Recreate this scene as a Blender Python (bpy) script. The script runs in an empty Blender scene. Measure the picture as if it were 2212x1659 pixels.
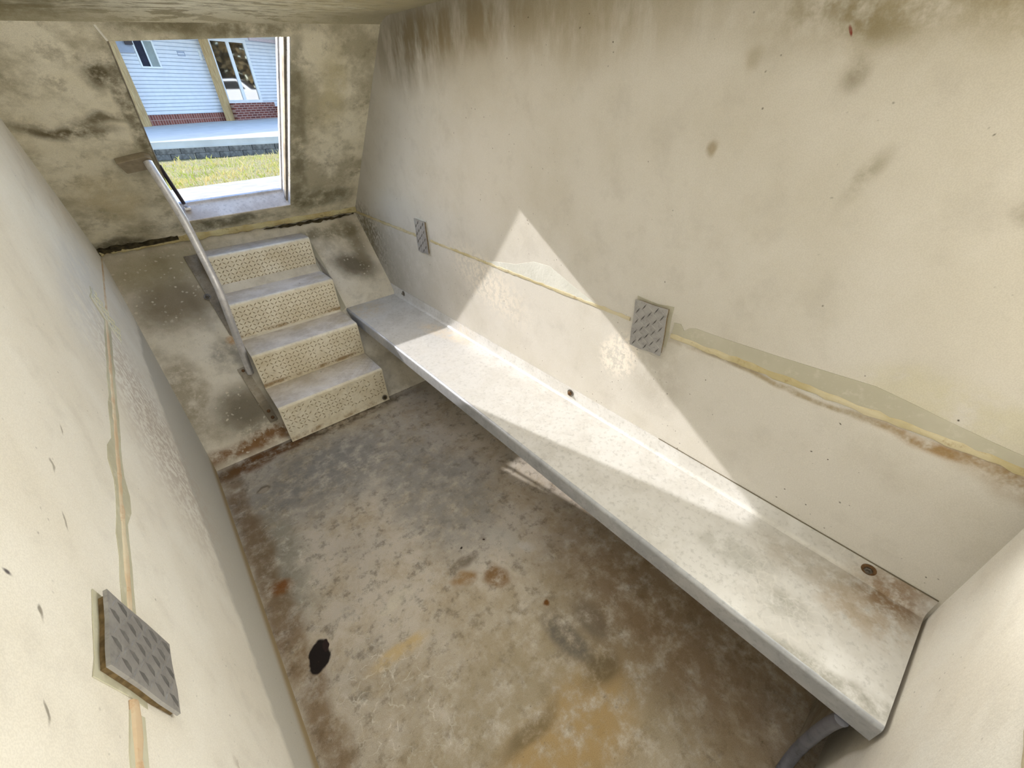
import bpy, bmesh, math, random
from mathutils import Vector, Matrix

C = bpy.context.scene.collection
SC = bpy.context.scene
random.seed(7)
PI = math.pi

# ------------------------------------------------------------------ camera
cam_d = bpy.data.cameras.new('camera')
cam_d.sensor_width = 36.0
cam_d.lens = 890.97 * 36.0 / 2212.0
cam_d.clip_start = 0.02
cam_d.clip_end = 300
cam = bpy.data.objects.new('camera', cam_d)
C.objects.link(cam)
yaw, pit, rol = math.radians(39.4536), math.radians(34.8174), math.radians(-1.5372)
fw = Vector((math.sin(yaw) * math.cos(pit), math.cos(yaw) * math.cos(pit), -math.sin(pit)))
r0 = Vector((math.cos(yaw), -math.sin(yaw), 0))
u0 = r0.cross(fw)
rr = r0 * math.cos(rol) + u0 * math.sin(rol)
uu = -r0 * math.sin(rol) + u0 * math.cos(rol)
cam.matrix_world = Matrix(((rr.x, uu.x, -fw.x, 0), (rr.y, uu.y, -fw.y, 0), (rr.z, uu.z, -fw.z, 1.62), (0, 0, 0, 1)))
SC.camera = cam

# ------------------------------------------------------------------ world, sun, added fill lamps, exposure
SUN_DIR = Vector((0.409, -1.032, -0.615)).normalized()
w = bpy.data.worlds.new('sky')
SC.world = w
w.use_nodes = True
wn = w.node_tree.nodes
wl = w.node_tree.links
bg = wn['Background']
bg.inputs['Strength'].default_value = 0.68
sky = wn.new('ShaderNodeTexSky')
sky.sky_type = 'NISHITA'
sky.sun_disc = False
sky.sun_elevation = math.asin(-SUN_DIR.z)
sky.sun_rotation = math.atan2(-SUN_DIR.x, -SUN_DIR.y)
sky.altitude = 100
wl.new(sky.outputs[0], bg.inputs['Color'])

sd = bpy.data.lights.new('sun', 'SUN')
sd.energy = 4.8
sd.angle = math.radians(0.53)
sd.color = (1.0, 0.965, 0.955)
sun = bpy.data.objects.new('sun', sd)
sun.rotation_euler = SUN_DIR.to_track_quat('-Z', 'Y').to_euler()
sun.location = (-8, 22, 14)
C.objects.link(sun)

# unseen fill lamps added to brighten the room: end wall, corner and ceiling
def area_lamp(name, loc, aim, sx, sy, energy, col):
    d = bpy.data.lights.new(name, 'AREA')
    d.shape = 'RECTANGLE'
    d.size, d.size_y, d.energy, d.color = sx, sy, energy, col
    o = bpy.data.objects.new(name, d)
    o.location = loc
    o.rotation_euler = Vector(aim).to_track_quat('-Z', 'Y').to_euler()
    C.objects.link(o)
    return o
area_lamp('end_wall_fill', (0.12, -0.26, 1.05), (.25, 1, 0), .7, 1.3, 6.2, (1.0, .985, .915))
area_lamp('corner_fill', (1.10, -0.13, 1.45), (-1, .12, -.06), .22, .8, 10.5, (1.0, .985, .93))
area_lamp('ceiling_fill', (0.42, 1.3, 1.89), (0, 0, -1), 1.0, 1.8, 4.6, (1.0, .985, .915))

vs = SC.view_settings
vs.view_transform = 'Standard'
vs.look = 'None'
vs.gamma = 1.0
vs.exposure = 0.0
vs.use_curve_mapping = False
SC.cycles.max_bounces = 6
SC.cycles.diffuse_bounces = 4
SC.cycles.use_light_tree = False
SC.cycles.glossy_bounces = 3
SC.cycles.use_denoising = True
SC.cycles.use_adaptive_sampling = True
SC.cycles.adaptive_threshold = 0.1

# ------------------------------------------------------------------ mesh helpers
class MB:
    """collects vertices and faces of one mesh"""
    def __init__(self):
        self.v = []
        self.f = []
        self.fm = {}
        self.cur = 0

    def add(self, vs_, fs):
        n = len(self.v)
        if self.cur:
            for k in range(len(fs)):
                self.fm[len(self.f) + k] = self.cur
        self.v += [tuple(p) for p in vs_]
        self.f += [tuple(i + n for i in f) for f in fs]

    def slab(self, quad, off):
        q = [Vector(p) for p in quad]
        o = Vector(off)
        self.add(q + [p + o for p in q], [(0, 1, 2, 3), (7, 6, 5, 4), (0, 4, 5, 1), (1, 5, 6, 2), (2, 6, 7, 3), (3, 7, 4, 0)])

    def box(self, c, s, R=None):
        c = Vector(c)
        hx, hy, hz = s[0] / 2, s[1] / 2, s[2] / 2
        ps = [Vector((x, y, z)) for z in (-hz, hz) for x, y in ((-hx, -hy), (hx, -hy), (hx, hy), (-hx, hy))]
        if R is not None:
            ps = [R @ p for p in ps]
        self.add([c + p for p in ps], [(3, 2, 1, 0), (4, 5, 6, 7), (0, 1, 5, 4), (1, 2, 6, 5), (2, 3, 7, 6), (3, 0, 4, 7)])

    def prism(self, outline, off):
        """closed planar outline pushed along off"""
        o = Vector(off)
        n = len(outline)
        ps = [Vector(p) for p in outline]
        self.add(ps + [p + o for p in ps],
                 [tuple(range(n))[::-1], tuple(range(n, 2 * n))] + [(i, (i + 1) % n, n + (i + 1) % n, n + i) for i in range(n)])

    def tube(self, pts, rad, seg=12, caps=True, flat=1.0, up=None):
        pts = [Vector(p) for p in pts]
        n = len(pts)
        rads = rad if isinstance(rad, (list, tuple)) else [rad] * n
        base = len(self.v)
        ref = None
        for i, p in enumerate(pts):
            t = (pts[min(i + 1, n - 1)] - pts[max(i - 1, 0)]).normalized()
            if up is not None:
                a = (Vector(up) - t * t.dot(Vector(up))).normalized()
            elif ref is None:
                a = t.orthogonal().normalized()
            else:
                a = (ref - t * t.dot(ref)).normalized()
            ref = a
            b = t.cross(a)
            for k in range(seg):
                th = 2 * PI * k / seg
                self.v.append(tuple(p + a * (math.cos(th) * rads[i] * flat) + b * (math.sin(th) * rads[i])))
        for i in range(n - 1):
            for k in range(seg):
                k2 = (k + 1) % seg
                self.f.append((base + i * seg + k, base + i * seg + k2, base + (i + 1) * seg + k2, base + (i + 1) * seg + k))
        if caps:
            self.f.append(tuple(base + k for k in range(seg))[::-1])
            self.f.append(tuple(base + (n - 1) * seg + k for k in range(seg)))

    def lathe(self, c, axis, prof, seg=20):
        """prof: (radius, height) pairs along axis from c"""
        c = Vector(c)
        ax = Vector(axis).normalized()
        a = ax.orthogonal().normalized()
        b = ax.cross(a)
        base = len(self.v)
        for r_, h_ in prof:
            for k in range(seg):
                th = 2 * PI * k / seg
                self.v.append(tuple(c + ax * h_ + (a * math.cos(th) + b * math.sin(th)) * r_))
        for i in range(len(prof) - 1):
            for k in range(seg):
                k2 = (k + 1) % seg
                self.f.append((base + i * seg + k, base + i * seg + k2, base + (i + 1) * seg + k2, base + (i + 1) * seg + k))
        self.f.append(tuple(base + k for k in range(seg))[::-1])
        self.f.append(tuple(base + (len(prof) - 1) * seg + k for k in range(seg)))

    def grid(self, fn, nu, nv):
        base = len(self.v)
        for i in range(nu + 1):
            for j in range(nv + 1):
                self.v.append(tuple(fn(i / nu, j / nv)))
        for i in range(nu):
            for j in range(nv):
                a = base + i * (nv + 1) + j
                self.f.append((a, a + nv + 1, a + nv + 2, a + 1))

    def diamonds(self, o, U, V, w_, h_, pitch=0.0215, L=0.0235, W=0.0056, H=0.0016, pitch_v=None, skip=0.0, rnd=None, both=True):
        """raised lozenges of checker plate on the rectangle o + U*[0,w] + V*[0,h]"""
        o, U, V = Vector(o), Vector(U).normalized(), Vector(V).normalized()
        N = U.cross(V).normalized()
        pv = pitch_v or pitch
        nu, nv = int(w_ / pitch), int(h_ / pv)
        self.cur = 1
        for i in range(nu):
            for j in range(nv):
                if skip and rnd.random() < skip:
                    continue
                c = o + U * ((i + .5) * w_ / nu) + V * ((j + .5) * h_ / nv)
                ang = PI / 4 if (i + j) % 2 else -PI / 4
                if not both:
                    ang = PI / 4 + .25
                d = U * math.cos(ang) + V * math.sin(ang)
                e = N.cross(d)
                hh = H
                if not both and (i + j) % 2:
                    d, e = e, -d
                    hh = H * .55
                    self.cur = 0
                else:
                    self.cur = 1
                ps = [c - d * L / 2, c - e * W / 2, c + d * L / 2, c + e * W / 2]
                ps = [p + N * .00005 for p in ps]
                ps += [c - d * L * .22 + N * hh, c + d * L * .22 + N * hh]
                self.add(ps, [(0, 1, 4), (1, 5, 4), (1, 2, 5), (2, 3, 5), (3, 4, 5), (3, 0, 4)])
        self.cur = 0

    def build(self, name, mat=None, parent=None, smooth=False, bevel=0.0, loc=None, angle=35):
        me = bpy.data.meshes.new(name)
        me.from_pydata(self.v, [], self.f)
        me.update()
        bm = bmesh.new()
        bm.from_mesh(me)
        bmesh.ops.recalc_face_normals(bm, faces=bm.faces)
        bm.to_mesh(me)
        bm.free()
        o = bpy.data.objects.new(name, me)
        C.objects.link(o)
        if mat is not None:
            for m_ in (mat if isinstance(mat, tuple) else (mat,)):
                me.materials.append(m_)
            for k, mi in self.fm.items():
                me.polygons[k].material_index = mi
        if smooth:
            for p in me.polygons:
                p.use_smooth = True
            try:
                me.set_sharp_from_angle(angle=math.radians(angle))
            except Exception:
                pass
        if bevel:
            m = o.modifiers.new('bevel', 'BEVEL')
            m.width = bevel
            m.segments = 2
            m.limit_method = 'ANGLE'
            m.angle_limit = math.radians(40)
        if parent is not None:
            o.parent = parent
            o.matrix_parent_inverse = Matrix.Translation(-parent.location) if parent.location.length else Matrix.Identity(4)
        return o


def thing(name, label, cat, loc=(0, 0, 0), group=None):
    o = bpy.data.objects.new(name, None)
    o.empty_display_size = 0.05
    o.location = loc
    C.objects.link(o)
    o['label'] = label
    o['category'] = cat
    if group:
        o['group'] = group
    return o


def tag(o, label=None, cat=None, group=None, kind=None):
    if label:
        o['label'] = label
    if cat:
        o['category'] = cat
    if group:
        o['group'] = group
    if kind:
        o['kind'] = kind
    return o


# ------------------------------------------------------------------ material helpers
def lin(c):
    if isinstance(c, str):
        c = c.lstrip('#')
        c = tuple(int(c[i:i + 2], 16) for i in (0, 2, 4))
    return tuple(((x / 255) / 12.92 if x / 255 <= .04045 else ((x / 255 + .055) / 1.055) ** 2.4) for x in c) + (1.0,)


class NT:
    def __init__(self, name, rough=0.8, metal=0.0, spec=0.3):
        self.m = bpy.data.materials.new(name)
        self.m.use_nodes = True
        self.n = self.m.node_tree.nodes
        self.l = self.m.node_tree.links
        self.b = self.n['Principled BSDF']
        self.b.inputs['Roughness'].default_value = rough
        self.b.inputs['Metallic'].default_value = metal
        if 'Specular IOR Level' in self.b.inputs:
            self.b.inputs['Specular IOR Level'].default_value = spec
        self.tc = self.n.new('ShaderNodeTexCoord').outputs['Object']

    def _set(self, sock, v):
        if hasattr(v, 'is_output'):
            self.l.new(v, sock)
        else:
            sock.default_value = v

    def noise(self, scale, detail=4.0, rough=.55, dist=0.0, vec=None):
        key = (scale, detail, rough, dist)
        if vec is None:
            if not hasattr(self, 'cache'):
                self.cache = {}
            if key in self.cache:
                return self.cache[key]
        n = self.n.new('ShaderNodeTexNoise')
        n.inputs['Scale'].default_value = scale
        n.inputs['Detail'].default_value = detail
        n.inputs['Roughness'].default_value = rough
        n.inputs['Distortion'].default_value = dist
        self.l.new(vec or self.tc, n.inputs['Vector'])
        if vec is None:
            self.cache[key] = n.outputs[0]
        return n.outputs[0]

    def noisecol(self, scale, detail=3.0, vec=None):
        n = self.n.new('ShaderNodeTexNoise')
        n.inputs['Scale'].default_value = scale
        n.inputs['Detail'].default_value = detail
        self.l.new(vec or self.tc, n.inputs['Vector'])
        return n.outputs[1]

    def mapping(self, loc=(0, 0, 0), rot=(0, 0, 0), scale=(1, 1, 1), kind='POINT', vec=None):
        n = self.n.new('ShaderNodeMapping')
        n.vector_type = kind
        n.inputs['Location'].default_value = loc
        n.inputs['Rotation'].default_value = rot
        n.inputs['Scale'].default_value = scale
        self.l.new(vec or self.tc, n.inputs['Vector'])
        return n.outputs[0]

    def voronoi(self, scale, vec=None, feature='F1', rand=1.0):
        n = self.n.new('ShaderNodeTexVoronoi')
        n.feature = feature
        n.inputs['Scale'].default_value = scale
        n.inputs['Randomness'].default_value = rand
        self.l.new(vec or self.tc, n.inputs['Vector'])
        return n

    def math(self, op, a, b=0.0, c=0.0, clamp=False):
        n = self.n.new('ShaderNodeMath')
        n.operation = op
        n.use_clamp = clamp
        self._set(n.inputs[0], a)
        self._set(n.inputs[1], b)
        if op in ('MULTIPLY_ADD', 'SMOOTH_MIN'):
            self._set(n.inputs[2], c)
        return n.outputs[0]

    def rng(self, v, a, b, x=0.0, y=1.0, smooth=True):
        n = self.n.new('ShaderNodeMapRange')
        n.interpolation_type = 'SMOOTHSTEP' if smooth else 'LINEAR'
        n.clamp = True
        self._set(n.inputs['Value'], v)
        n.inputs['From Min'].default_value = a
        n.inputs['From Max'].default_value = b
        n.inputs['To Min'].default_value = x
        n.inputs['To Max'].default_value = y
        return n.outputs[0]

    def mix(self, fac, a, b, blend='MIX'):
        n = self.n.new('ShaderNodeMix')
        n.data_type = 'RGBA'
        n.blend_type = blend
        self._set(n.inputs[0], fac)
        self._set(n.inputs[6], a)
        self._set(n.inputs[7], b)
        return n.outputs[2]

    def sep(self, vec=None):
        n = self.n.new('ShaderNodeSeparateXYZ')
        self.l.new(vec or self.tc, n.inputs[0])
        return n.outputs

    def vadd(self, a, b, scale=1.0):
        n = self.n.new('ShaderNodeVectorMath')
        n.operation = 'MULTIPLY_ADD'
        self._set(n.inputs[0], b)
        n.inputs[1].default_value = (scale,) * 3
        self._set(n.inputs[2], a)
        return n.outputs[0]

    def warped(self, scale, amt):
        key = ('w', scale, amt)
        if not hasattr(self, 'wc'):
            self.wc = {}
        if key in self.wc:
            return self.wc[key]
        n = self.n.new('ShaderNodeVectorMath')
        n.operation = 'SUBTRACT'
        self.l.new(self.noisecol(scale, 2.0), n.inputs[0])
        n.inputs[1].default_value = (.5, .5, .5)
        self.wc[key] = self.vadd(self.tc, n.outputs[0], amt)
        return self.wc[key]

    def spot(self, ax, c, r, rot=0.0, soft=.5, vec=None):
        """mask 1 inside an ellipse; ax = ignored axis; c, r on the two other axes"""
        big = 1e4
        if ax == 'x':
            loc, sc, ro = (0, c[0], c[1]), (big, r[0], r[1]), (rot, 0, 0)
        elif ax == 'y':
            loc, sc, ro = (c[0], 0, c[1]), (r[0], big, r[1]), (0, rot, 0)
        else:
            loc, sc, ro = (c[0], c[1], 0), (r[0], r[1], big), (0, 0, rot)
        if abs(rot) < .12:
            n = self.n.new('ShaderNodeVectorMath')
            n.operation = 'MULTIPLY_ADD'
            self.l.new(vec or self.tc, n.inputs[0])
            n.inputs[1].default_value = [0 if q == big else 1 / q for q in sc]
            n.inputs[2].default_value = [0 if q == big else -l_ / q for l_, q in zip(loc, sc)]
            m = n.outputs[0]
        else:
            m = self.mapping(loc, ro, sc, 'TEXTURE', vec)
        n = self.n.new('ShaderNodeVectorMath')
        n.operation = 'LENGTH'
        self.l.new(m, n.inputs[0])
        return self.rng(n.outputs['Value'], 1 + soft, max(1 - soft, 0.0))

    def bump(self, h, strength=.3, dist=.002, prev=None):
        n = self.n.new('ShaderNodeBump')
        n.inputs['Strength'].default_value = strength
        n.inputs['Distance'].default_value = dist
        self.l.new(h, n.inputs['Height'])
        if prev is not None:
            self.l.new(prev, n.inputs['Normal'])
        return n.outputs[0]

    def done(self, col, normal=None, rough=None):
        self._set(self.b.inputs['Base Color'], col)
        if normal is not None:
            self.l.new(normal, self.b.inputs['Normal'])
        if rough is not None:
            self._set(self.b.inputs['Roughness'], rough)
        return self.m


def flat_mat(name, c, rough=.6, metal=0.0, var=.08, scale=40, spec=.3, bump=0.0):
    t = NT(name, rough, metal, spec)
    col = lin(c)
    n = t.noise(scale, 4)
    dk = tuple(x * (1 - var * 2) for x in col[:3]) + (1,)
    lt = tuple(min(1, x * (1 + var)) for x in col[:3]) + (1,)
    return t.done(t.mix(t.rng(n, .3, .7), dk, lt), t.bump(n, bump, .002) if bump else None)


def concrete(name, base, alt, ax, stains, grain=.10, pits=.35, blotch=.5, blotch_scale=2.2, extra=None, bump=.25, dash=None, flecks=False):
    t = NT(name, .88, 0, .2)
    wv = t.warped(5.0, .10)
    wf = t.warped(22.0, .035)
    col = t.mix(t.rng(t.noise(blotch_scale, 5, .6), .36, .66), lin(base), lin(alt))
    col = t.mix(t.math('MULTIPLY', t.rng(t.noise(9.0, 4, .65), .5, .72), blotch), col, lin(tuple(int(x * .86) for x in alt)))
    if extra:
        col = extra(t, col, wv, wf)
    # stains
    n38 = t.rng(t.noise(38, 4, .7), .42, .56)
    n14 = t.rng(t.noise(14, 4, .7), .25, .6)
    for s in stains:
        c_, r_, colr, k = s[0], s[1], s[2], s[3]
        rot = s[4] if len(s) > 4 else 0.0
        soft = s[5] if len(s) > 5 else .45
        fine = s[6] if len(s) > 6 else 0
        mk = t.spot(ax, c_, r_, rot, soft, wf if fine else wv)
        if fine == 2:
            mk = t.math('MULTIPLY', mk, n38)
        elif fine == 3:
            mk = t.math('MULTIPLY', mk, t.rng(t.noise(1.0, 4, .7, 0, t.mapping(scale=(1, 10, 3.5))), .25, .62))
        elif not fine:
            mk = t.math('MULTIPLY', mk, n14)
        col = t.mix(t.math('MULTIPLY', mk, k), col, lin(colr))
    if flecks:
        vf = t.voronoi(46, t.warped(22.0, .035))
        fl = t.math('MULTIPLY', t.rng(vf.outputs['Distance'], .34, .2), t.rng(t.sep(vf.outputs['Color'])[0], .58, .62))
        col = t.mix(t.math('MULTIPLY', t.math('MULTIPLY', fl, t.sep(vf.outputs['Color'])[1]), .95), col, lin((214, 206, 190)))
    # pin holes
    v = t.voronoi(44.0, t.warped(7, .06))
    keep = t.rng(t.sep(v.outputs['Color'])[0], .66, .67)
    hole = t.math('MULTIPLY', t.math('SUBTRACT', .13, v.outputs['Distance']), 12.0, clamp=True)
    hole = t.math('MULTIPLY', t.math('MULTIPLY', hole, t.sep(v.outputs['Color'])[1]), keep)
    col = t.mix(t.math('MULTIPLY', hole, pits * 2.0, clamp=True), col, lin((70, 62, 50)))
    if dash:
        vd = t.voronoi(1.0, t.mapping(scale=dash))
        kd = t.rng(t.sep(vd.outputs['Color'])[0], .70, .72)
        md = t.math('MULTIPLY', t.rng(vd.outputs['Distance'], .20, .08), kd)
        md = t.math('MULTIPLY', md, t.rng(t.noise(2.6, 2), .45, .6))
        col = t.mix(t.math('MULTIPLY', md, .75), col, lin((120, 108, 86)))
    g = t.noise(420, 1, .7)
    col = t.mix(grain, col, t.mix(t.rng(g, .38, .62), (.25, .23, .19, 1), (1, 1, 1, 1)), 'MULTIPLY')
    h = t.noise(60, 3, .75)
    return t.done(col, t.bump(h, bump, .0025))


M = {}
SX = 1.19
M['wall_right'] = concrete('cream_concrete_right', (208, 204, 196), (199, 194, 183), 'x', [
    ((2.12, 1.82), (.30, .13), (126, 112, 84), .8, 0, .8, 3), ((1.70, 1.86), (.40, .09), (140, 124, 90), .75, 0, .7, 3),  # patches below the ceiling: dirt, with some corner shade painted in
    ((1.03, 1.84), (.40, .12), (150, 136, 100), .6, 0, .8, 3), ((.37, 1.745), (.09, .025), (120, 108, 78), .7, .3, .8),
    ((.15, 1.78), (.34, .09), (136, 122, 84), .8, 0, .8), ((.35, 1.65), (.022, .03), (130, 120, 96), .6, .5, .8),
    ((.60, 1.495), (.014, .018), (150, 134, 104), .7, 0, .6, 1), ((.27, 1.466), (.02, .05), (136, 128, 102), .55, .4, .8),
    ((.005, 1.42), (.014, .02), (120, 110, 86), .6, .4, .8), ((.55, 1.68), (.018, .022), (160, 150, 126), .5, 0, .7, 1),
    ((.375, 1.722), (.003, .010), (120, 40, 25), 1.0, -.5, .4),
    ((.784, .80), (.075, .10), (236, 228, 216), .9, .6, .35, 2), ((.63, .80), (.10, .14), (176, 170, 158), .6, .3, .7),
    ((2.95, .82), (.28, .12), (104, 96, 76), .85, .5, .8, 2), ((2.72, .70), (.26, .24), (172, 166, 152), .8, .5, .6),
    ((2.4, .78), (.40, .16), (190, 186, 174), .6), ((3.05, .66), (.12, .25), (140, 132, 112), .8),
    ((-.09, .941), (.10, .016), (150, 112, 56), .9, .05, .7), ((-.24, .935), (.10, .04), (138, 108, 54), .8, 0, .7),
    ((.2, .940), (.35, .009), (150, 132, 98), .8, 0, .7), ((-.1, 1.04), (.2, .06), (196, 190, 160), .5),
    ((1.63, .86), (.28, .10), (226, 218, 204), .8, .3, .7, 2),
], dash=(1, 46, 16), pits=.5, blotch=.22)
M['wall_left'] = concrete('cream_concrete_left', (242, 239, 230), (234, 229, 217), 'x', [
    ((.55, 1.13), (.009, .003), (120, 112, 98), .8, .6, .5, 1), ((.433, 1.11), (.012, .003), (130, 124, 112), .8, .6, .5, 1),
    ((.57, 1.194), (.004, .005), (70, 64, 70), .9, 0, .5, 1), ((.86, 1.144), (.012, .003), (120, 112, 94), .6, .5, .5, 1),
    ((.75, 1.10), (.014, .003), (120, 112, 94), .6, .5, .5, 1), ((1.0, 1.13), (.014, .003), (120, 112, 94), .6, .5, .5, 1),
    ((1.7, .70), (.45, .22), (196, 184, 170), .75, .6, .8, 2), ((2.1, 1.1), (.5, .12), (214, 214, 214), .5),
    ((.40, .36), (.05, .02), (150, 140, 124), .6, .9, .7, 2), ((.50, .60), (.03, .01), (166, 156, 140), .6, .9, .7, 2),
], blotch=.25, pits=.25, bump=.18,
    extra=lambda t, col, wv, wf: t.mix(
        t.rng(t.math('ADD', t.math('SUBTRACT', t.sep(wf)[2], t.rng(t.sep()[1], .5, 2.4, .25, .66, False)),
                     t.math('MULTIPLY', t.noise(8, 4), .06)), .045, .0), col,
        t.mix(t.rng(t.sep()[2], .03, .10), lin((176, 158, 124)), lin((204, 201, 191)))))


def far_extra(t, col, wv, wf):
    n = t.rng(t.noise(3.2, 5, .68), .42, .62)
    col = t.mix(t.math('MULTIPLY', n, .75), col, lin((166, 158, 132)))
    n2 = t.rng(t.noise(11, 5, .7), .52, .68)
    col = t.mix(t.math('MULTIPLY', n2, .5), col, lin((140, 132, 108)))
    return col


M['wall_far'] = concrete('dingy_concrete_far', (238, 232, 212), (222, 214, 188), 'y', [
    ((-.12, 1.555), (.15, .022), (112, 102, 78), 1.0, .12, .7), ((.02, 1.575), (.08, .016), (112, 102, 78), .9, -.1, .7), ((.07, 1.72), (.05, .05), (104, 96, 74), 1.0, 0, .7),
    ((.13, 1.60), (.03, .22), (104, 96, 74), .8, .1), ((.45, 1.885), (.40, .035), (110, 102, 76), .7),
    ((.80, 1.45), (.05, .45), (120, 114, 92), .7), ((.98, 1.66), (.07, .14), (206, 196, 160), .7), ((.90, 1.10), (.22, .06), (110, 104, 78), .7),
    ((.35, 1.03), (.30, .03), (100, 96, 76), .8), ((-.18, 1.0), (.14, .03), (84, 76, 56), .8), ((-.1, 1.25), (.12, .12), (196, 182, 146), .6),
], extra=far_extra, blotch=.7, grain=.18, bump=.45, pits=.2)


def low_extra(t, col, wv, wf):
    n = t.rng(t.noise(5.5, 5, .7), .46, .66)
    col = t.mix(t.math('MULTIPLY', n, .55), col, lin((186, 177, 158)))
    # pale flecks where paint is left
    return col


M['wall_low'] = concrete('stained_concrete_low', (236, 230, 217), (222, 214, 196), 'y', [
    ((-.06, .70), (.20, .11), (122, 110, 88), .85, .1, .6, 1), ((.0, .86), (.30, .08), (150, 140, 108), .8, 0, .8, 1),
    ((.02, .18), (.15, .10), (112, 104, 88), .9, 0, .7, 1), ((-.20, .30), (.08, .16), (150, 138, 112), .7),
    ((1.00, .67), (.13, .065), (108, 99, 82), .9, .25, .6, 1), ((1.09, .78), (.05, .14), (128, 118, 94), .7, 0, .7, 1),
    ((.95, .87), (.26, .04), (120, 112, 86), .7), ((.06, .42), (.10, .06), (150, 146, 136), .7),
    ((.05, .035), (.40, .035), (126, 86, 40), .9, -.02, .5), ((.0, .085), (.24, .02), (214, 206, 190), .7, 0, .6, 2),
    ((.12, .47), (.03, .02), (186, 140, 86), .7),
], flecks=True, extra=low_extra, blotch=.6, grain=.16, bump=.4, pits=.2)


def floor_extra(t, col, wv, wf):
    n = t.rng(t.noise(4.0, 6, .75, .3), .42, .66)
    col = t.mix(t.math('MULTIPLY', n, .6), col, lin((160, 142, 112)))
    n = t.rng(t.noise(18, 6, .75), .5, .66)
    col = t.mix(t.math('MULTIPLY', n, .6), col, lin((112, 105, 94)))
    n = t.rng(t.noise(44, 5, .75), .52, .66)
    col = t.mix(t.math('MULTIPLY', n, .5), col, lin((196, 184, 162)))
    # salt veins
    ve = t.voronoi(17.0, t.warped(16, .09), 'DISTANCE_TO_EDGE')
    vein = t.rng(ve.outputs['Distance'], .06, .0)
    where = t.math('MAXIMUM', t.spot('z', (-.10, 1.52), (.10, .30), .1, .5, wv), t.spot('z', (.02, .62), (.16, .26), 0, .6, wv))
    where = t.math('MAXIMUM', where, t.math('MULTIPLY', t.rng(t.noise(2.3, 3), .55, .70), .25))
    where = t.math('MULTIPLY', where, t.rng(t.noise(26, 5, .7), .42, .62))
    col = t.mix(t.math('MULTIPLY', vein, t.math('MULTIPLY', where, .85)), col, lin((222, 217, 207)))
    return col


M['floor'] = concrete('stained_concrete_floor', (200, 191, 178), (184, 176, 165), 'z', [
    ((.42, .28), (.75, .42), (150, 136, 108), .75, 0, .7),
    ((.20, 1.85), (.42, .26), (128, 126, 124), .85, 0, .6), ((.60, 1.35), (.25, .40), (132, 130, 128), .7), ((-.12, 1.45), (.10, .28), (140, 136, 124), .8),
    ((.28, 2.19), (.60, .05), (70, 56, 44), .85, 0, .5), ((-.03, 2.18), (.22, .05), (110, 74, 36), .9), ((-.185, 1.30), (.05, 1.0), (120, 96, 66), .75),
    ((-.150, 1.325), (.045, .035), (130, 88, 44), .9, 0, .6), ((-.155, 1.331), (.03, .022), (124, 78, 34), .8, 0, .6, 1), ((.52, .80), (.05, .05), (124, 92, 52), .9), ((.43, .874), (.045, .03), (146, 112, 66), .8),
    ((.47, .93), (.07, .02), (96, 84, 66), .7), ((.68, .90), (.05, .08), (184, 180, 172), .7, .4), ((.73, .80), (.02, .04), (206, 204, 200), .8, .4),
    ((.58, .42), (.05, .12), (98, 94, 88), .8), ((.70, .40), (.05, .08), (104, 100, 92), .6), ((.35, .22), (.3, .12), (168, 140, 92), .75), ((.60, .28), (.08, .05), (104, 92, 68), .8),
    ((.30, .32), (.12, .03), (108, 96, 72), .7), ((.10, .78), (.10, .03), (196, 172, 126), .8), ((.17, .97), (.08, .02), (208, 200, 182), .7),
    ((-.130, .966), (.036, .056), (34, 28, 26), 1.0, -.35, .10, 1), ((-.098, .985), (.014, .02), (46, 34, 32), 1.0, 0, .15, 1),
    ((.615, .568), (.013, .013), (112, 74, 34), 1.0, 0, .5, 1),
    ((-.074, 1.929), (.030, .022), (112, 100, 88), .8, .2, .3, 1), ((-.076, 1.922), (.022, .014), (170, 160, 146), .8, .2, .3, 1),
    ((.50, .985), (.006, .006), (60, 52, 44), 1, 0, .3, 1), ((.60, .955), (.005, .005), (60, 44, 34), 1, 0, .3, 1),
    ((.95, .2), (.25, .6), (120, 92, 62), .6, 0, .6),
], extra=floor_extra, blotch=.7, grain=.22, bump=.5, pits=.3)
M['wall_near'] = concrete('cream_concrete_near', (244, 241, 233), (238, 232, 220), 'y', [], blotch=.2, pits=.25)


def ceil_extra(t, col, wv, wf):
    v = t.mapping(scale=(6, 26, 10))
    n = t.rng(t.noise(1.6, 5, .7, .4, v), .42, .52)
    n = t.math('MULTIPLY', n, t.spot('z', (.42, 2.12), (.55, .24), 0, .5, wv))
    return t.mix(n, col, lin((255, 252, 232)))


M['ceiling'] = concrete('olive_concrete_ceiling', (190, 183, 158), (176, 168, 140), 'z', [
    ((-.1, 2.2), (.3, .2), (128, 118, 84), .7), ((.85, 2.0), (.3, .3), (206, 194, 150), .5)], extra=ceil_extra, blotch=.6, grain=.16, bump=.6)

# aluminium and the rest
def aluminium(name, base, alt, rough=.42, metal=.55, stain=None, grain_dir=(1, 1, 1)):
    t = NT(name, rough, metal, .5)
    n = t.noise(7, 5, .65)
    col = t.mix(t.rng(n, .38, .64), lin(base), lin(alt))
    col = t.mix(t.math('MULTIPLY', t.rng(t.noise(60, 3, .7, 0, t.mapping(scale=grain_dir)), .5, .7), .4), col, lin(tuple(int(x * .8) for x in alt)))
    if stain:
        col = stain(t, col)
    return t.done(col, t.bump(t.noise(90, 2), .08, .001), t.rng(n, .3, .7, rough - .08, rough + .16))


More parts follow.
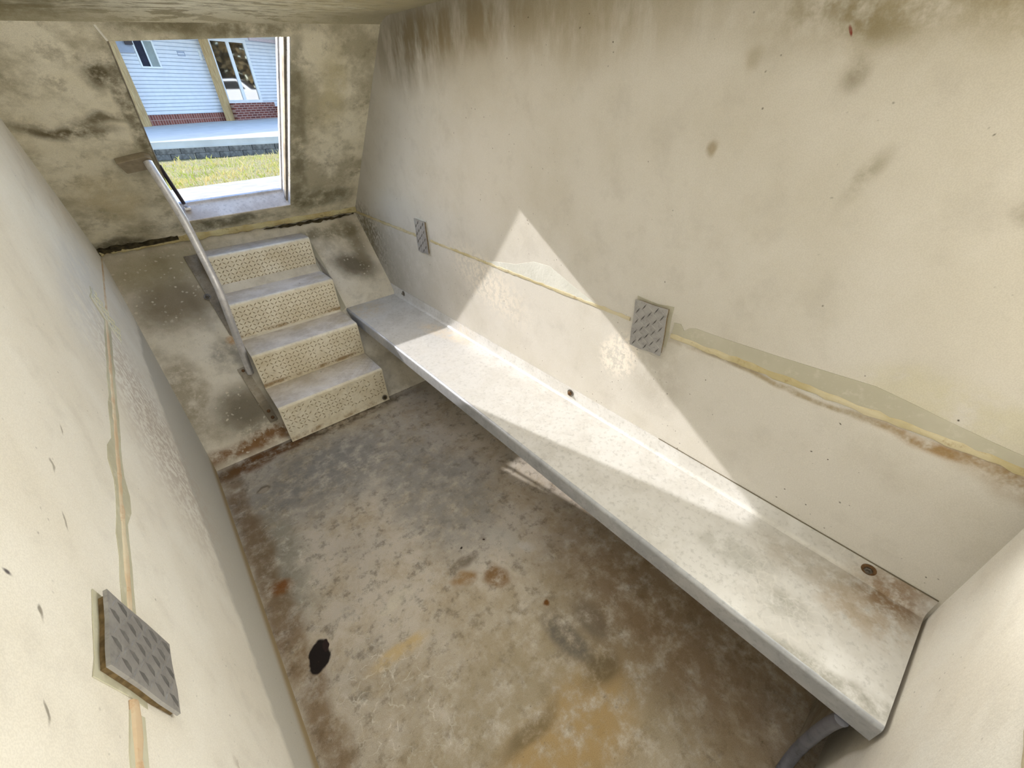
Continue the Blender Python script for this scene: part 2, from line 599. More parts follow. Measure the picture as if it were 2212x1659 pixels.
def stair_stain(t, col):
    x, y, z = t.sep()
    # rust and dirt washed into the inner corners of the folds
    n = t.rng(t.noise(9, 6, .7), .40, .62)
    for zz in (.0, .238, .46, .68):
        band = t.rng(t.math('ABSOLUTE', t.math('SUBTRACT', z, zz + .022)), .021, .004)
        col = t.mix(t.math('MULTIPLY', t.math('MULTIPLY', band, n), .85), col, lin((150, 120, 76)))
    col = t.mix(t.math('MULTIPLY', t.rng(t.noise(4, 5), .5, .68), .4), col, lin((196, 182, 146)))
    v = t.voronoi(16)
    sp = t.math('MULTIPLY', t.rng(v.outputs['Distance'], .10, .05), t.rng(t.sep(v.outputs['Color'])[1], .84, .86))
    return t.mix(t.math('MULTIPLY', sp, .8), col, lin((48, 38, 28)))


M['stair'] = aluminium('checker_plate', (240, 234, 216), (224, 215, 192), .5, .1, stair_stain)
M['tread'] = aluminium('worn_tread_plate', (232, 227, 222), (206, 198, 188), .42, .3, stair_stain, (1, 6, 1))


def bench_stain(t, col):
    wv = t.warped(8, .06)
    for c, r, k, cl in (((1.08, -.17), (.09, .10), .55, (160, 134, 92)), ((1.14, -.2), (.04, .07), .75, (132, 100, 62)), ((.92, -.02), (.035, .05), .5, (140, 138, 124)),
                        ((.97, .14), (.05, .10), .4, (150, 150, 140)), ((1.09, .0), (.06, .12), .4, (150, 138, 116)), ((.80, -.10), (.03, .25), .6, (120, 116, 98)),
                        ((.88, 2.60), (.12, .12), .5, (206, 190, 160)), ((1.10, 1.95), (.05, .2), .4, (236, 214, 178))):
        col = t.mix(t.math('MULTIPLY', t.math('MULTIPLY', t.spot('z', c, r, .2, .5, wv), t.rng(t.noise(24, 5, .7), .3, .6)), k), col, lin(cl))
    ve = t.voronoi(24, t.warped(14, .06), 'DISTANCE_TO_EDGE')
    mk = t.math('MULTIPLY', t.rng(ve.outputs['Distance'], .05, .015), t.rng(t.noise(3.5, 3), .5, .62))
    return t.mix(t.math('MULTIPLY', mk, .16), col, lin((236, 233, 226)))


M['bench'] = aluminium('bench_aluminium', (214, 213, 210), (202, 200, 195), .5, .25, bench_stain)
M['alu'] = aluminium('bare_aluminium', (232, 232, 236), (208, 208, 212), .34, .6)
M['lip'] = aluminium('grey_lip_aluminium', (182, 184, 188), (164, 166, 170), .42, .4)
M['grime_shade'] = flat_mat('lozenge_grime_shade', (156, 140, 108), .6, .1, .12, 30)  # dark lozenges: grime plus their shadow lines put into the colour
M['grime_shade_grey'] = flat_mat('grey_lozenge_grime_shade', (96, 94, 92), .6, .1, .12, 30)  # grey version for the tie plates, shadow lines painted in likewise
M['tab'] = flat_mat('tan_painted_steel', (150, 138, 116), .7, .1, .1, 30)
M['rim'] = aluminium('blue_grey_steel', (126, 128, 140), (98, 100, 110), .4, .4)
M['alu_dull'] = aluminium('dull_aluminium', (158, 150, 136), (128, 118, 102), .5, .4)
M['plate'] = aluminium('grey_checker_plate', (168, 166, 164), (146, 144, 142), .5, .3)
M['steel_bolt'] = aluminium('bolt_steel', (150, 146, 140), (110, 104, 96), .35, .8)
M['rust_bolt'] = flat_mat('rusty_bolt', (112, 84, 56), .7, .3, .2, 90)
M['rubber'] = flat_mat('dark_strut', (62, 54, 58), .45, .2, .1)
M['foam'] = flat_mat('brown_foam', (128, 108, 76), .95, 0, .2, 70, bump=.6)


def bead_mat(name, c1, c2, c3, scale=7):
    t = NT(name, .6, 0, .35)
    col = t.mix(t.rng(t.noise(scale, 5, .6), .4, .62), lin(c1), lin(c2))
    col = t.mix(t.math('MULTIPLY', t.rng(t.noise(30, 5, .7), .55, .7), .6), col, lin(c3))
    return t.done(col, t.bump(t.noise(70, 2, .7), .5, .003))


M['bead_r'] = bead_mat('cream_sealant', (200, 190, 160), (182, 169, 130), (150, 124, 82))
M['bead_l'] = bead_mat('tan_sealant', (212, 188, 156), (224, 212, 186), (196, 156, 118))
M['bead_f'] = bead_mat('olive_sealant', (206, 198, 156), (184, 168, 120), (110, 92, 56))
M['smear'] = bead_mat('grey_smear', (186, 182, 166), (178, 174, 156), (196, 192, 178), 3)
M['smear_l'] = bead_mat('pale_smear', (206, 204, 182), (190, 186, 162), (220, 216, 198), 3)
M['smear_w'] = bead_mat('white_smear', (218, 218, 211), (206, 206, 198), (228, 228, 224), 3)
M['mould'] = flat_mat('black_mould', (72, 64, 44), .9, 0, .3, 40)

# ------------------------------------------------------------------ the room
ZS, ZC, T = .95, 1.92, .10
XL, XR, YN = -.272, 1.19, -.282
XLf, XRf = -.234, 1.155
YS, MF = 3.22, .9
YF0 = 2.24


def y_low(z):
    return YF0 + (YS - YF0) / ZS * z


def y_up(z):
    return YS - MF * (z - ZS)


NUP = Vector((0, 1, MF)).normalized()


def mid(name, mat, kind='structure'):
    return None


b = MB()
b.slab([(XLf - .05, YN - .1, 0), (XRf + .05, YN - .1, 0), (XRf + .05, YF0 + .1, 0), (XLf - .05, YF0 + .1, 0)], (0, 0, -.1))
tag(b.build('floor', M['floor']), kind='structure')

b = MB()
b.slab([(XLf, YN - .1, 0), (XLf, YS + .1, 0), (XL, YS + .1, ZS), (XL, YN - .1, ZS)], (-T, 0, 0))
b.slab([(XL, YN - .1, ZS), (XL, YS + .1, ZS), (XL, YS + .1, ZC + .1), (XL, YN - .1, ZC + .1)], (-T, 0, 0))
tag(b.build('wall_left', M['wall_left']), kind='structure')
b = MB()
b.slab([(XRf, YN - .1, 0), (XRf, YS + .1, 0), (XR, YS + .1, ZS), (XR, YN - .1, ZS)], (T, 0, 0))
b.slab([(XR, YN - .1, ZS), (XR, YS + .1, ZS), (XR, YS + .1, ZC + .1), (XR, YN - .1, ZC + .1)], (T, 0, 0))
tag(b.build('wall_right', M['wall_right']), kind='structure')
b = MB()
b.slab([(XL - .1, YN, 0), (XR + .1, YN, 0), (XR + .1, YN, ZC + .1), (XL - .1, YN, ZC + .1)], (0, -T, 0))
tag(b.build('wall_near', M['wall_near']), kind='structure')

# far wall: stair-side slope below the seam, hatch wall leaning in above it
b = MB()
NL = Vector((0, 1, -(YS - YF0) / ZS)).normalized()
b.slab([(XL - .1, y_low(0), 0), (XR + .1, y_low(0), 0), (XR + .1, YS, ZS), (XL - .1, YS, ZS)], NL * T)
tag(b.build('wall_far_lower', M['wall_low']), kind='structure')
HOLE = [(.146, 1.073), (.744, 1.080), (.781, 1.856), (.139, 1.818)]      # x, z of the hatch opening
b = MB()
outer = [(XL - .1, ZS), (XR + .1, ZS), (XR + .1, ZC + .06), (XL - .1, ZC + .06)]
def P_up(xz, k=0.0):
    return Vector((xz[0], y_up(xz[1]), xz[1])) + NUP * k
ring_i = [P_up(p) for p in outer] + [P_up(p) for p in HOLE]
ring_o = [p + NUP * T for p in ring_i]
fs = []
for i in range(4):
    j = (i + 1) % 4
    fs += [(i, j, 4 + j, 4 + i), (8 + i, 12 + i, 12 + j, 8 + j), (4 + i, 4 + j, 12 + j, 12 + i), (i, 8 + i, 8 + j, j)]
b.add(ring_i + ring_o, fs)
tag(b.build('wall_far', M['wall_far'], bevel=.004), kind='structure')

# ceiling with a rounded foot where it meets the hatch wall
b = MB()
def zc_at(x):
    return 1.845 + (ZC - 1.845) * min(1, max(0, (x - XL) / (XR - XL)))
prof = []
def ceil_pt(u, v):
    x = XL - .08 + (XR - XL + .16) * u
    zf = zc_at(x)
    yf = y_up(zf)
    if v < .3:
        s = v / .3
        y = yf + .02 - .12 * s
        z = zf - .012 + (.03 + (ZC - zf) * .25) * (1 - (1 - s) ** 2)
    else:
        s = (v - .3) / .7
        y = yf - .10 + (YN - .1 - yf + .10) * s
        z = zf + .018 + (ZC - zf) * .25 + (ZC + .005 - zf - .018 - (ZC - zf) * .25) * min(1, s * 3.0)
    return (x, y, z)
b.grid(ceil_pt, 24, 60)
cl = b.build('ceiling', M['ceiling'], smooth=True)
so = cl.modifiers.new('thick', 'SOLIDIFY')
so.thickness = .1
so.offset = 1
tag(cl, kind='structure')
if cl.data.polygons[0].normal.z < 0:
    so.offset = -1

# mould crack and thin pour line over the hatch are part of the shell
b = MB()
b.tube([P_up((.120, 1.862), .0), P_up((.139, 1.822), .0)], .004, 6)
tag(b.build('trim_1', M['wall_left']), kind='structure')

# ------------------------------------------------------------------ hatch frame
fr = bpy.data.objects.new('door_1', None)
C.objects.link(fr)
fr['kind'] = 'structure'
def frame_piece(a, c, d_in, d_out, tx, name, mat):
    """strip of sheet lining one side of the opening: a-c inner edge, from depth d_in to d_out, thickness vector tx"""
    bb = MB()
    p = [P_up(a, d_in), P_up(c, d_in), P_up(c, d_out), P_up(a, d_out)]
    bb.slab(p, tx)
    return bb.build(name, mat, fr)
jr = frame_piece(HOLE[1], HOLE[2], .0, .13, (-.004, 0, 0), 'jamb', M['alu'])
bb = MB(); bb.slab([P_up((HOLE[1][0] - .004, HOLE[1][1]), .035), P_up((HOLE[2][0] - .004, HOLE[2][1]), .035), P_up((HOLE[2][0] - .004, HOLE[2][1]), .060), P_up((HOLE[1][0] - .004, HOLE[1][1]), .060)], (-.010, 0, 0))
bb.build('door_stop', M['alu_dull'], fr)
bb = MB(); bb.slab([P_up((HOLE[1][0] - .004, HOLE[1][1]), .112), P_up((HOLE[2][0] - .004, HOLE[2][1]), .112), P_up((HOLE[2][0] - .004, HOLE[2][1]), .13), P_up((HOLE[1][0] - .004, HOLE[1][1]), .13)], (-.006, 0, 0))
bb.build('jamb_lip', M['alu'], fr)
frame_piece(HOLE[0], HOLE[3], .0, .13, (.004, 0, 0), 'jamb', M['alu_dull'])
frame_piece(HOLE[0], HOLE[1], -.002, .115, (0, 0, .004), 'sill', aluminium('sill_sheet', (232, 224, 216), (206, 196, 188), .5, .15))
bb = MB(); bb.slab([P_up(HOLE[0], .105) + Vector((0, 0, .004)), P_up(HOLE[1], .105) + Vector((0, 0, .004)), P_up(HOLE[1], .115) + Vector((0, 0, .004)), P_up(HOLE[0], .115) + Vector((0, 0, .004))], (0, -.006, .012))
bb.build('sill_lip', M['alu'], fr)
frame_piece(HOLE[3], HOLE[2], .03, .13, (0, 0, -.004), 'header', M['alu_dull'])

# ------------------------------------------------------------------ sealant along the seam
rnd = random.Random(3)
def jit_path(p0, p1, n, j, off):
    p0, p1 = Vector(p0), Vector(p1)
    out = []
    for i in range(n + 1):
        p = p0.lerp(p1, i / n) + Vector(off) * 1.0
        out.append(p + Vector((0, 0, rnd.uniform(-j, j))))
    return out
def bead(name, label, p0, p1, r, mat, up, flat, j=.002, n=60, rj=.25):
    bb = MB()
    pts = jit_path(p0, p1, n, j, (0, 0, 0))
    bb.tube(pts, [r * (1 + rnd.uniform(-rj, rj)) for _ in pts], 8, True, flat, up)
    return tag(bb.build(name, mat, smooth=True), label, 'sealant')
XB = XR - .001
t = thing('sealant_bead', 'long cream sealant bead along the bench wall with a grey smear above its near part', 'sealant', (XR, 1.4, ZS))
bb = MB()
pts = jit_path((XB, .60, .953), (XB, YN + .004, .957), 40, .0025, (0, 0, 0))
bb.tube(pts, [.0095 * (1 + rnd.uniform(-.25, .25)) for _ in pts], 8, True, .55, (1, 0, 0))
bb.build('bead_run', M['bead_r'], t, smooth=True)
bb = MB()
pts = jit_path((XB, 2.145, .955), (XB, .765, .955), 70, .0018, (0, 0, 0))
bb.tube(pts, [.0070 * (1 + rnd.uniform(-.25, .25)) for _ in pts], 8, True, .55, (1, 0, 0))
bb.build('bead_run', M['bead_r'], t, smooth=True)
bb = MB()
pts = jit_path((XB, 3.19, .955), (XB, 2.305, .955), 40, .002, (0, 0, 0))
bb.tube(pts, [.009 * (1 + rnd.uniform(-.25, .25)) for _ in pts], 8, True, .55, (1, 0, 0))
bb.build('bead_run', M['bead_r'], t, smooth=True)
def smear_mesh(x, pts_top, z_bot, th, sgn=1):
    bb = MB()
    out = [(x, y, z) for y, z in pts_top] + [(x, y, z_bot + rnd.uniform(-.002, .002)) for y, z in reversed(pts_top)]
    bb.prism(out, (-.0016 * sgn, 0, 0))
    return bb
top = [(.598, 1.0), (.575, 1.004), (.56, .985), (.545, 1.0), (.525, 1.007), (.42, 1.008), (.27, 1.014), (.16, 1.02), (.06, 1.026), (0, 1.018), (-.07, 1.007), (-.158, .995), (-.25, .985), (YN + .003, .98)]
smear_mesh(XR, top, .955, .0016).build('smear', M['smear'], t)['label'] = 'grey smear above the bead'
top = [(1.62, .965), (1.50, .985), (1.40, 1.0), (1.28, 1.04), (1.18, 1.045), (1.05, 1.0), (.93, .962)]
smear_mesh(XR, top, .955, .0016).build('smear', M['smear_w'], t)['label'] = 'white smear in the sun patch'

t = thing('sealant_bead', 'tan sealant bead running along the left wall seam', 'sealant', (XL, 1.4, .945))
for (ya, yb, n, r) in ((3.17, 2.27, 30, .006), (2.13, .66, 60, .0085), (.515, YN + .004, 30, .010)):
    bb = MB()
    pts = jit_path((XL + .001, ya, .943), (XL + .001, yb, .935), n, .0015, (0, 0, 0))
    bb.tube(pts, [r * (1 + rnd.uniform(-.2, .2)) for _ in pts], 8, True, .5, (1, 0, 0))
    bb.build('bead_run', M['bead_l'], t, smooth=True)
tp, zz = [], 0
ys = [2.12 - i * .06 for i in range(25)] + [.50, .44, .36, .28, .2, .1, 0, -.1, -.2, YN + .004]
for lo, hi in ((.66, 2.13), (YN, .515)):
    yy = [y for y in ys if lo < y < hi]
    bb = MB()
    o1 = [(XL, y, .953 + rnd.uniform(0, .010) + (.018 if 1.05 < y < 1.2 else 0)) for y in yy]
    o2 = [(XL + .0012, y, .920 - rnd.uniform(0, .008) - (.02 if .95 < y < 1.1 else 0)) for y in reversed(yy)]
    bb.prism(o1 + o2, (.0018, 0, 0))
    bb.build('smear', M['smear_l'], t)['label'] = 'pale smear around the bead'

t = thing('sealant_bead', 'wide olive sealant ledge with black mould under the hatch wall', 'sealant', (.46, YS, ZS))
bb = MB()
pts = [Vector((XL + (XR - XL) * i / 70, YS - .020 + rnd.uniform(-.003, .003), .975 + rnd.uniform(-.003, .003))) for i in range(71)]
bb.tube(pts, [.024 * (1 + rnd.uniform(-.18, .18)) for _ in pts], 8, True, .9, (0, 1, 0))
bb.build('ledge', M['bead_f'], t, smooth=True)
def mould_strip(x0, x1, z0, dz, n):
    bb = MB()
    a, c = [], []
    for i in range(n + 1):
        x = x0 + (x1 - x0) * i / n
        a.append(Vector((x, y_low(.936) - .012, z0 + rnd.uniform(-.005, .006))))
        c.append(Vector((x, y_low(.936) - .014, z0 - dz * (.3 + rnd.random() * .7) * math.sin(PI * (i + .6) / (n + 1.2)))))
    bb.prism(a + c[::-1], (0, .01, 0))
    return bb
mould_strip(.56, 1.17, .945, .022, 30).build('mould', M['mould'], t)
mould_strip(-.26, .12, 1.002, .022, 24)
bb = MB()
a = [P_up((x, .996 + rnd.uniform(-.005, .006)), -.016) for x in [(-.27 + .37 * i / 24) for i in range(25)]]
c = [P_up((-.27 + .37 * i / 24, .985 - .018 * (1 - i / 24) * (.4 + rnd.random() * .6)), -.018) for i in range(25)]
bb.prism(a + c[::-1], NUP * .014)
bb.build('mould', M['mould'], t)
bead('sealant_bead', 'cream sealant bead on the end wall beside the camera', (XL + .01, YN + .001, .95), (XR - .01, YN + .001, .95), .010, M['bead_r'], (0, 1, 0), .5)

# ------------------------------------------------------------------ checker-plate ties over the seam
def tie_plate(label, ctr, w_, h_, face, tilt=0.0, smear_mat=None, off=.022, pm=None):
    """face: +1 looks towards +x (left wall), -1 towards -x (right wall)"""
    t = thing('tie_plate', label, 'metal plate', ctr, 'checker plates bridging the wall seam')
    cx_, cy_, cz_ = ctr
    R = Matrix.Rotation(tilt, 3, 'X')
    U = R @ Vector((0, face, 0))
    V = R @ Vector((0, 0, 1))
    N = Vector((face, 0, 0))
    o = Vector(ctr) + N * off
    bb = MB()
    wob = [(-.5, -.5), (-.17, -.515), (.2, -.49), (.5, -.5), (.51, -.1), (.49, .3), (.5, .5), (.1, .49), (-.3, .505), (-.5, .5), (-.49, .1), (-.51, -.2)]
    bb.prism([o + U * a * w_ + V * c * h_ for a, c in wob], -N * .005)
    bb.diamonds(o - U * w_ * .47 - V * h_ * .47, U, V, w_ * .94, h_ * .94, pitch=.0235, pitch_v=.0200, L=.029, W=.0040, H=.0030, both=False)
    bb.build('plate', pm or (M['plate'], M['grime_shade_grey']), t)
    bb = MB()
    bb.prism([Vector(ctr) + U * a * w_ * .93 + V * c * h_ * .94 + N * .0005 for a, c in wob], N * (off - .0058))
    bb.build('backing', M['foam'], t)['label'] = 'brown foam sealant behind the plate'
    if smear_mat:
        bb = MB()
        bb.prism([Vector(ctr) + U * a * w_ * (1.04 + .14 * rnd.random()) + V * c * h_ * (1.02 + .08 * rnd.random()) + N * .0003 for a, c in wob], N * .0015)
        bb.build('smear', smear_mat, t)
    return t
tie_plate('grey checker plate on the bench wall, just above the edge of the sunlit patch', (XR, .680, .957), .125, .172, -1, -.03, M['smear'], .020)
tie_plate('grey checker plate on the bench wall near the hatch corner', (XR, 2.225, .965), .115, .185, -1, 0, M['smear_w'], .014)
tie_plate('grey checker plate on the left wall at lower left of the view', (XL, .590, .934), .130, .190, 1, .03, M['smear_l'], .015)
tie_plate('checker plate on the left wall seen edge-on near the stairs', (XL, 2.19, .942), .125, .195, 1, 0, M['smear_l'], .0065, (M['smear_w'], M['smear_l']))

# ------------------------------------------------------------------ bench
BX0, BX1, BZ = .795, 1.1645, .47
BY0, BY1 = YN + .008, 2.705
t = thing('bench', 'long bent aluminium wall bench under the sunlit right wall', 'bench', (1.0, 1.2, .4))
bb = MB()
th = .004
yb = lambda z: y_low(z) - .006
# seat sheet
bb.slab([(BX0 + .012, BY0, BZ), (BX1, BY0, BZ), (BX1, yb(BZ), BZ), (BX0 + .012, yb(BZ), BZ)], (0, 0, -th))
bb.build('seat', M['bench'], t)
bb = MB()
pr = []
for i in range(5):
    a = PI / 2 * i / 4
    pr.append((BX0 + .012 - .012 * math.sin(a), BZ - .012 + .012 * math.cos(a)))
pr += [(BX0, .404), (BX0 + .004, .404)] + [(BX0 + .012 - .008 * math.sin(PI / 2 * i / 4), BZ - .012 + .008 * math.cos(PI / 2 * i / 4)) for i in (4, 3, 2, 1, 0)]
n = len(pr)
ps = [(x, BY0, z) for x, z in pr] + [(x, yb(z) - (.03 if z < .45 else 0), z) for x, z in pr]
bb.add(ps, [tuple(range(n)), tuple(range(n, 2 * n))[::-1]] + [(i, (i + 1) % n, n + (i + 1) % n, n + i) for i in range(n)])
bb.build('front_lip', M['lip'], t, smooth=True)['label'] = 'greyer folded front lip'
bb = MB()
pr = [(BX1 - .012, BZ + .0005), (BX1 - .004, BZ + .004), (BX1 + .001, BZ + .012), (BX1 + .0065, BZ + .062), (BX1 + .0095, BZ + .062), (BX1 + .005, BZ + .010), (BX1 - .001, BZ - .001)]
n = len(pr)
ps = [(x, BY0, z) for x, z in pr] + [(x, yb(z), z) for x, z in pr]
bb.add(ps, [tuple(range(n)), tuple(range(n, 2 * n))[::-1]] + [(i, (i + 1) % n, n + (i + 1) % n, n + i) for i in range(n)])
bb.build('back_flange', M['bench'], t, smooth=True)
def bolt(parent, c, axis, r=.011, mats=None):
    mb = MB()
    mb.lathe(c, axis, [(r * 1.75, 0), (r * 1.75, .0016), (r * 1.6, .0022)], 20)
    wsh = mb.build('washer', mats[1] if mats else M['steel_bolt'], parent)
    hb = MB()
    hb.lathe(Vector(c) + Vector(axis).normalized() * .0022, axis, [(r, 0), (r, r * .55), (r * .82, r * .72)], 6)
    hb.lathe(Vector(c) + Vector(axis).normalized() * (.0022 + r * .72), axis, [(r * .45, 0), (r * .45, r * .5), (r * .35, r * .6)], 12)
    hb.build('bolt', mats[0] if mats else M['steel_bolt'], parent, smooth=True)
for (y, z, mt) in ((1.002, .507, (M['rust_bolt'], M['steel_bolt'])), (-.135, .509, (M['steel_bolt'], M['rust_bolt'])), (2.585, .510, None)):
    bolt(t, (BX1 + .0035, y, z), (-1, 0, .08), .010, mt)
bb = MB(); bb.tube([(BX1 + .0085, .55, BZ + .0635), (BX1 + .0085, BY0, BZ + .0635)], .0015, 6)
bb.build('joint_line', flat_mat('dark_joint', (112, 104, 86), .9), t)  # dark strip along the gap between flange and wall
# leg bracket under the near end: bent plate with a rounded front edge
bb = MB()
edge = [(.802, .398), (.815, .36), (.829, .30), (.837, .22), (.838, .14), (.832, .085), (.815, .04), (.785, .006)]
bb.prism([(x, -.226, z) for x, z in edge] + [(1.14, -.226, .004), (1.14, -.226, .398)], (0, .004, 0))
bb.build('leg_plate', M['alu_dull'], t)
bb = MB()
bb.tube([(x - .004, -.222, z) for x, z in edge], .015, 12, True)
bb.build('leg_rim', M['rim'], t, smooth=True)

# ------------------------------------------------------------------ stairs
NY = [2.212, 2.467, 2.725, 2.985]
NZ = [.238, .460, .680, .893]
BACK = 3.145
SX0, SX1 = .150, .765
t = thing('metal_stairs', 'folded checker-plate stairs with four steps below the hatch', 'stairs', (.46, 2.5, 0))
def sheet(profile, x0, x1, th_):
    """folded sheet: polyline in (y, z), offset to the back by th_"""
    pts = [Vector((p[0], p[1])) for p in profile]
    n = len(pts)
    off = []
    for i in range(n):
        d = (pts[min(i + 1, n - 1)] - pts[max(i - 1, 0)]).normalized()
        nrm = Vector((d.y, -d.x))
        off.append(pts[i] + nrm * th_)
    ring = pts + off[::-1]
    mb = MB()
    k = len(ring)
    mb.add([(x0, p.x, p.y) for p in ring] + [(x1, p.x, p.y) for p in ring],
           [(i, (i + 1) % k, k + (i + 1) % k, k + i) for i in range(k)]
           + [(i, i + 1, 2 * n - 2 - i, 2 * n - 1 - i) for i in range(n - 1)] + [(k + i, k + 2 * n - 1 - i, k + 2 * n - 2 - i, k + i + 1) for i in range(n - 1)])
    return mb
for i in range(4):
    y0, z1 = NY[i], NZ[i]
    z0 = NZ[i - 1] if i else .004
    y1 = NY[i + 1] if i < 3 else BACK
    R_ = .014
    prof = []
    if i == 0:
        prof += [(y0 - .012, z0), (y0 - .006, z0 + .022), (y0, z0 + .05)]
    else:
        prof += [(y0 + .002, z0 + .0005), (y0, z0 + .010)]
    for k in range(5):
        a = PI / 2 * k / 4
        prof.append((y0 + R_ - R_ * math.cos(a), z1 - R_ + R_ * math.sin(a)))
    riser = prof
    sk = .0
    mb = sheet(riser, SX0, SX1 - (0, 0, 0, 0)[i], .004)
    rs = random.Random(i)
    mb.diamonds((SX0 + .004, y0 - .0001, z0 + (.055 if i == 0 else .012)), (1, 0, 0), (0, 0, 1), SX1 - SX0 - .008, z1 - z0 - (.075 if i == 0 else .03),
                skip=(.35 if i == 0 else .10 if i == 1 else 0), rnd=rs, H=(.0009, .0012, .0024, .0024)[i], pitch=.0215)
    mb.build('riser', (M['stair'], M['grime_shade']), t, smooth=True, angle=28)
    mb = sheet([(y0 + R_, z1), (y0 + R_ + .01, z1), (y1 - .008, z1), (y1 + .0015, z1)], SX0, SX1, .004)
    mb.diamonds((SX0 + .006, y0 + .03, z1 + .0001), (1, 0, 0), (0, 1, 0), SX1 - SX0 - .012, y1 - y0 - .05, H=.0008, skip=.15, rnd=rs, pitch=.0215)
    mb.build('tread', (M['tread'], M['tread']), t, smooth=True, angle=28)
SLOPE = Vector((0, YS - YF0, ZS)).normalized()
NLo = Vector((0, -ZS, YS - YF0)).normalized()          # out of the sloping wall, into the room
def on_low(x, z, k=0.0):
    return Vector((x, y_low(z), z)) + NLo * k
bb = MB()
bb.prism([on_low(.080, .878, .001), on_low(.152, .878, .001), on_low(.152, .470, .001), on_low(.140, .462, .001), on_low(.112, .500, .001)], NLo * .007)
fl = bb.build('side_flange', M['alu_dull'], t)
bolt(fl, on_low(.098, .682, .008), NLo, .011)
bb = MB()
bb.prism([on_low(.762, .892, .001), on_low(.792, .885, .001), on_low(.806, .70, .001), on_low(.800, .47, .001), on_low(.762, .46, .001)], NLo * .005)
bb.build('side_flange', M['smear'], t)['label'] = 'grey caulked flange on the bench side'
bb = MB()
bb.prism([(.768, 2.745, .672), (.768, 2.905, .672), (.768, 2.985, .76)], (.005, 0, 0))
bb.build('gusset', M['alu_dull'], t)
bolt(t, (.735, 2.199, .035), (0, -1, .2), .010, (M['mould'], M['steel_bolt']))

# ------------------------------------------------------------------ handrail
t = thing('handrail', 'aluminium pipe handrail at the left of the stairs', 'handrail', (.122, 2.573, .333))
path = [(.118, 2.560, .320), (.126, 2.556, .48), (.137, 2.550, .68), (.144, 2.552, .80), (.1455, 2.562, .875), (.143, 2.60, .99), (.137, 2.655, 1.153), (.122, 2.715, 1.29), (.110, 2.752, 1.378), (.107, 2.768, 1.408)]
def spline(pts, n):
    pts = [Vector(p) for p in pts]
    out = []
    for i in range(len(pts) - 1):
        p0, p1, p2, p3 = pts[max(i - 1, 0)], pts[i], pts[i + 1], pts[min(i + 2, len(pts) - 1)]
        for k in range(n):
            s = k / n
            out.append(.5 * ((2 * p1) + (-p0 + p2) * s + (2 * p0 - 5 * p1 + 4 * p2 - p3) * s * s + (-p0 + 3 * p1 - 3 * p2 + p3) * s ** 3))
    return out + [pts[-1]]
bb = MB()
bb.tube(spline(path, 5), .0185, 18, True)
bb.build('pipe', M['alu'], t, smooth=True)
a, c = on_low(.088, .350, .001), on_low(.118, .098, .001)
side = (c - a).normalized().cross(NLo).normalized() * .023
bb = MB()
bb.prism([a + side, a - side, c - side * .9, c - side * .6 + (c - a).normalized() * .006, c + side * .6 + (c - a).normalized() * .006, c + side], NLo * .006)
fb = bb.build('foot_bar', M['alu_dull'], t)
for k in (.83, .95):
    p = a.lerp(c, k) + NLo * .007
    mb = MB(); mb.lathe(p, NLo, [(.0095, 0), (.0095, .002), (.007, .005)], 14)
    mb.build('rivet', M['rust_bolt'], fb, smooth=True)
mb = MB(); mb.lathe(a.lerp(c, .06) + NLo * .007, NLo, [(.0085, 0), (.0085, .003), (.006, .006)], 14)
mb.build('rivet', M['rust_bolt'], fb, smooth=True)
bb = MB()
bb.prism([P_up((-.010, 1.432), -.001), P_up((.104, 1.452), -.001), P_up((.126, 1.440), -.001), P_up((.126, 1.398), -.001), P_up((.012, 1.384), -.001)], -NUP * .030)
bb.build('wall_tab', M['tab'], t, bevel=.003)

# ------------------------------------------------------------------ gas strut of the hatch
t = thing('gas_strut', 'dark gas strut rising from the sill at the left of the hatch opening', 'gas strut', tuple(P_up((.2, 1.12), .07)))
bb = MB(); bb.tube([P_up((.196, 1.105), .085), P_up((.152, 1.315), .085)], .0095, 14)
bb.build('cylinder', M['rubber'], t, smooth=True)
bb = MB(); bb.tube([P_up((.152, 1.315), .085), P_up((.141, 1.50), .085)], .005, 12)
bb.build('rod', M['steel_bolt'], t, smooth=True)
bb = MB(); bb.box(P_up((.203, 1.084), .075), (.03, .05, .012)); bb.tube([P_up((.196, 1.108), .085), P_up((.200, 1.09), .085)], .011, 10)
bb.build('foot_bracket', M['alu'], t)

# ------------------------------------------------------------------ outdoors
ZG = 1.03
M['slab'] = flat_mat('pale_slab', (176, 168, 152), .9, 0, .08, 9, bump=.2)
M['patio'] = flat_mat('patio_concrete', (196, 194, 190), .9, 0, .05, 3, bump=.1)
M['soil'] = flat_mat('lawn_soil', (150, 138, 92), .95, 0, .2, 14, bump=.4)
M['block'] = flat_mat('grey_block', (118, 114, 110), .95, 0, .2, 18, bump=.6)
M['wood'] = None
t_ = NT('post_wood', .8, 0, .2)
gn = t_.noise(3, 5, .6, .5, t_.mapping(scale=(30, 30, 1.2)))
cw = t_.mix(t_.rng(gn, .35, .68), lin((206, 178, 132)), lin((160, 126, 84)))
vk = t_.voronoi(2.2)
cw = t_.mix(t_.math('MULTIPLY', t_.rng(vk.outputs['Distance'], .09, .04), .8), cw, lin((110, 72, 44)))
M['wood'] = t_.done(cw)
M['siding'] = flat_mat('white_siding', (226, 228, 234), .55, 0, .02, 6)
M['white'] = flat_mat('white_trim', (236, 238, 240), .5, 0, .02, 6)
M['soffit'] = flat_mat('grey_panel', (170, 178, 196), .6, 0, .05, 6)
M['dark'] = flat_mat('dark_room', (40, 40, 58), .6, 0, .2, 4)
tg = NT('door_glass', .03, 0, .8)
M['glass'] = tg.done(lin((46, 42, 38)))
tg.b.inputs['Specular IOR Level'].default_value = 1.0
tg.b.inputs['IOR'].default_value = 2.7
tb = NT('brick', .9, 0, .2)
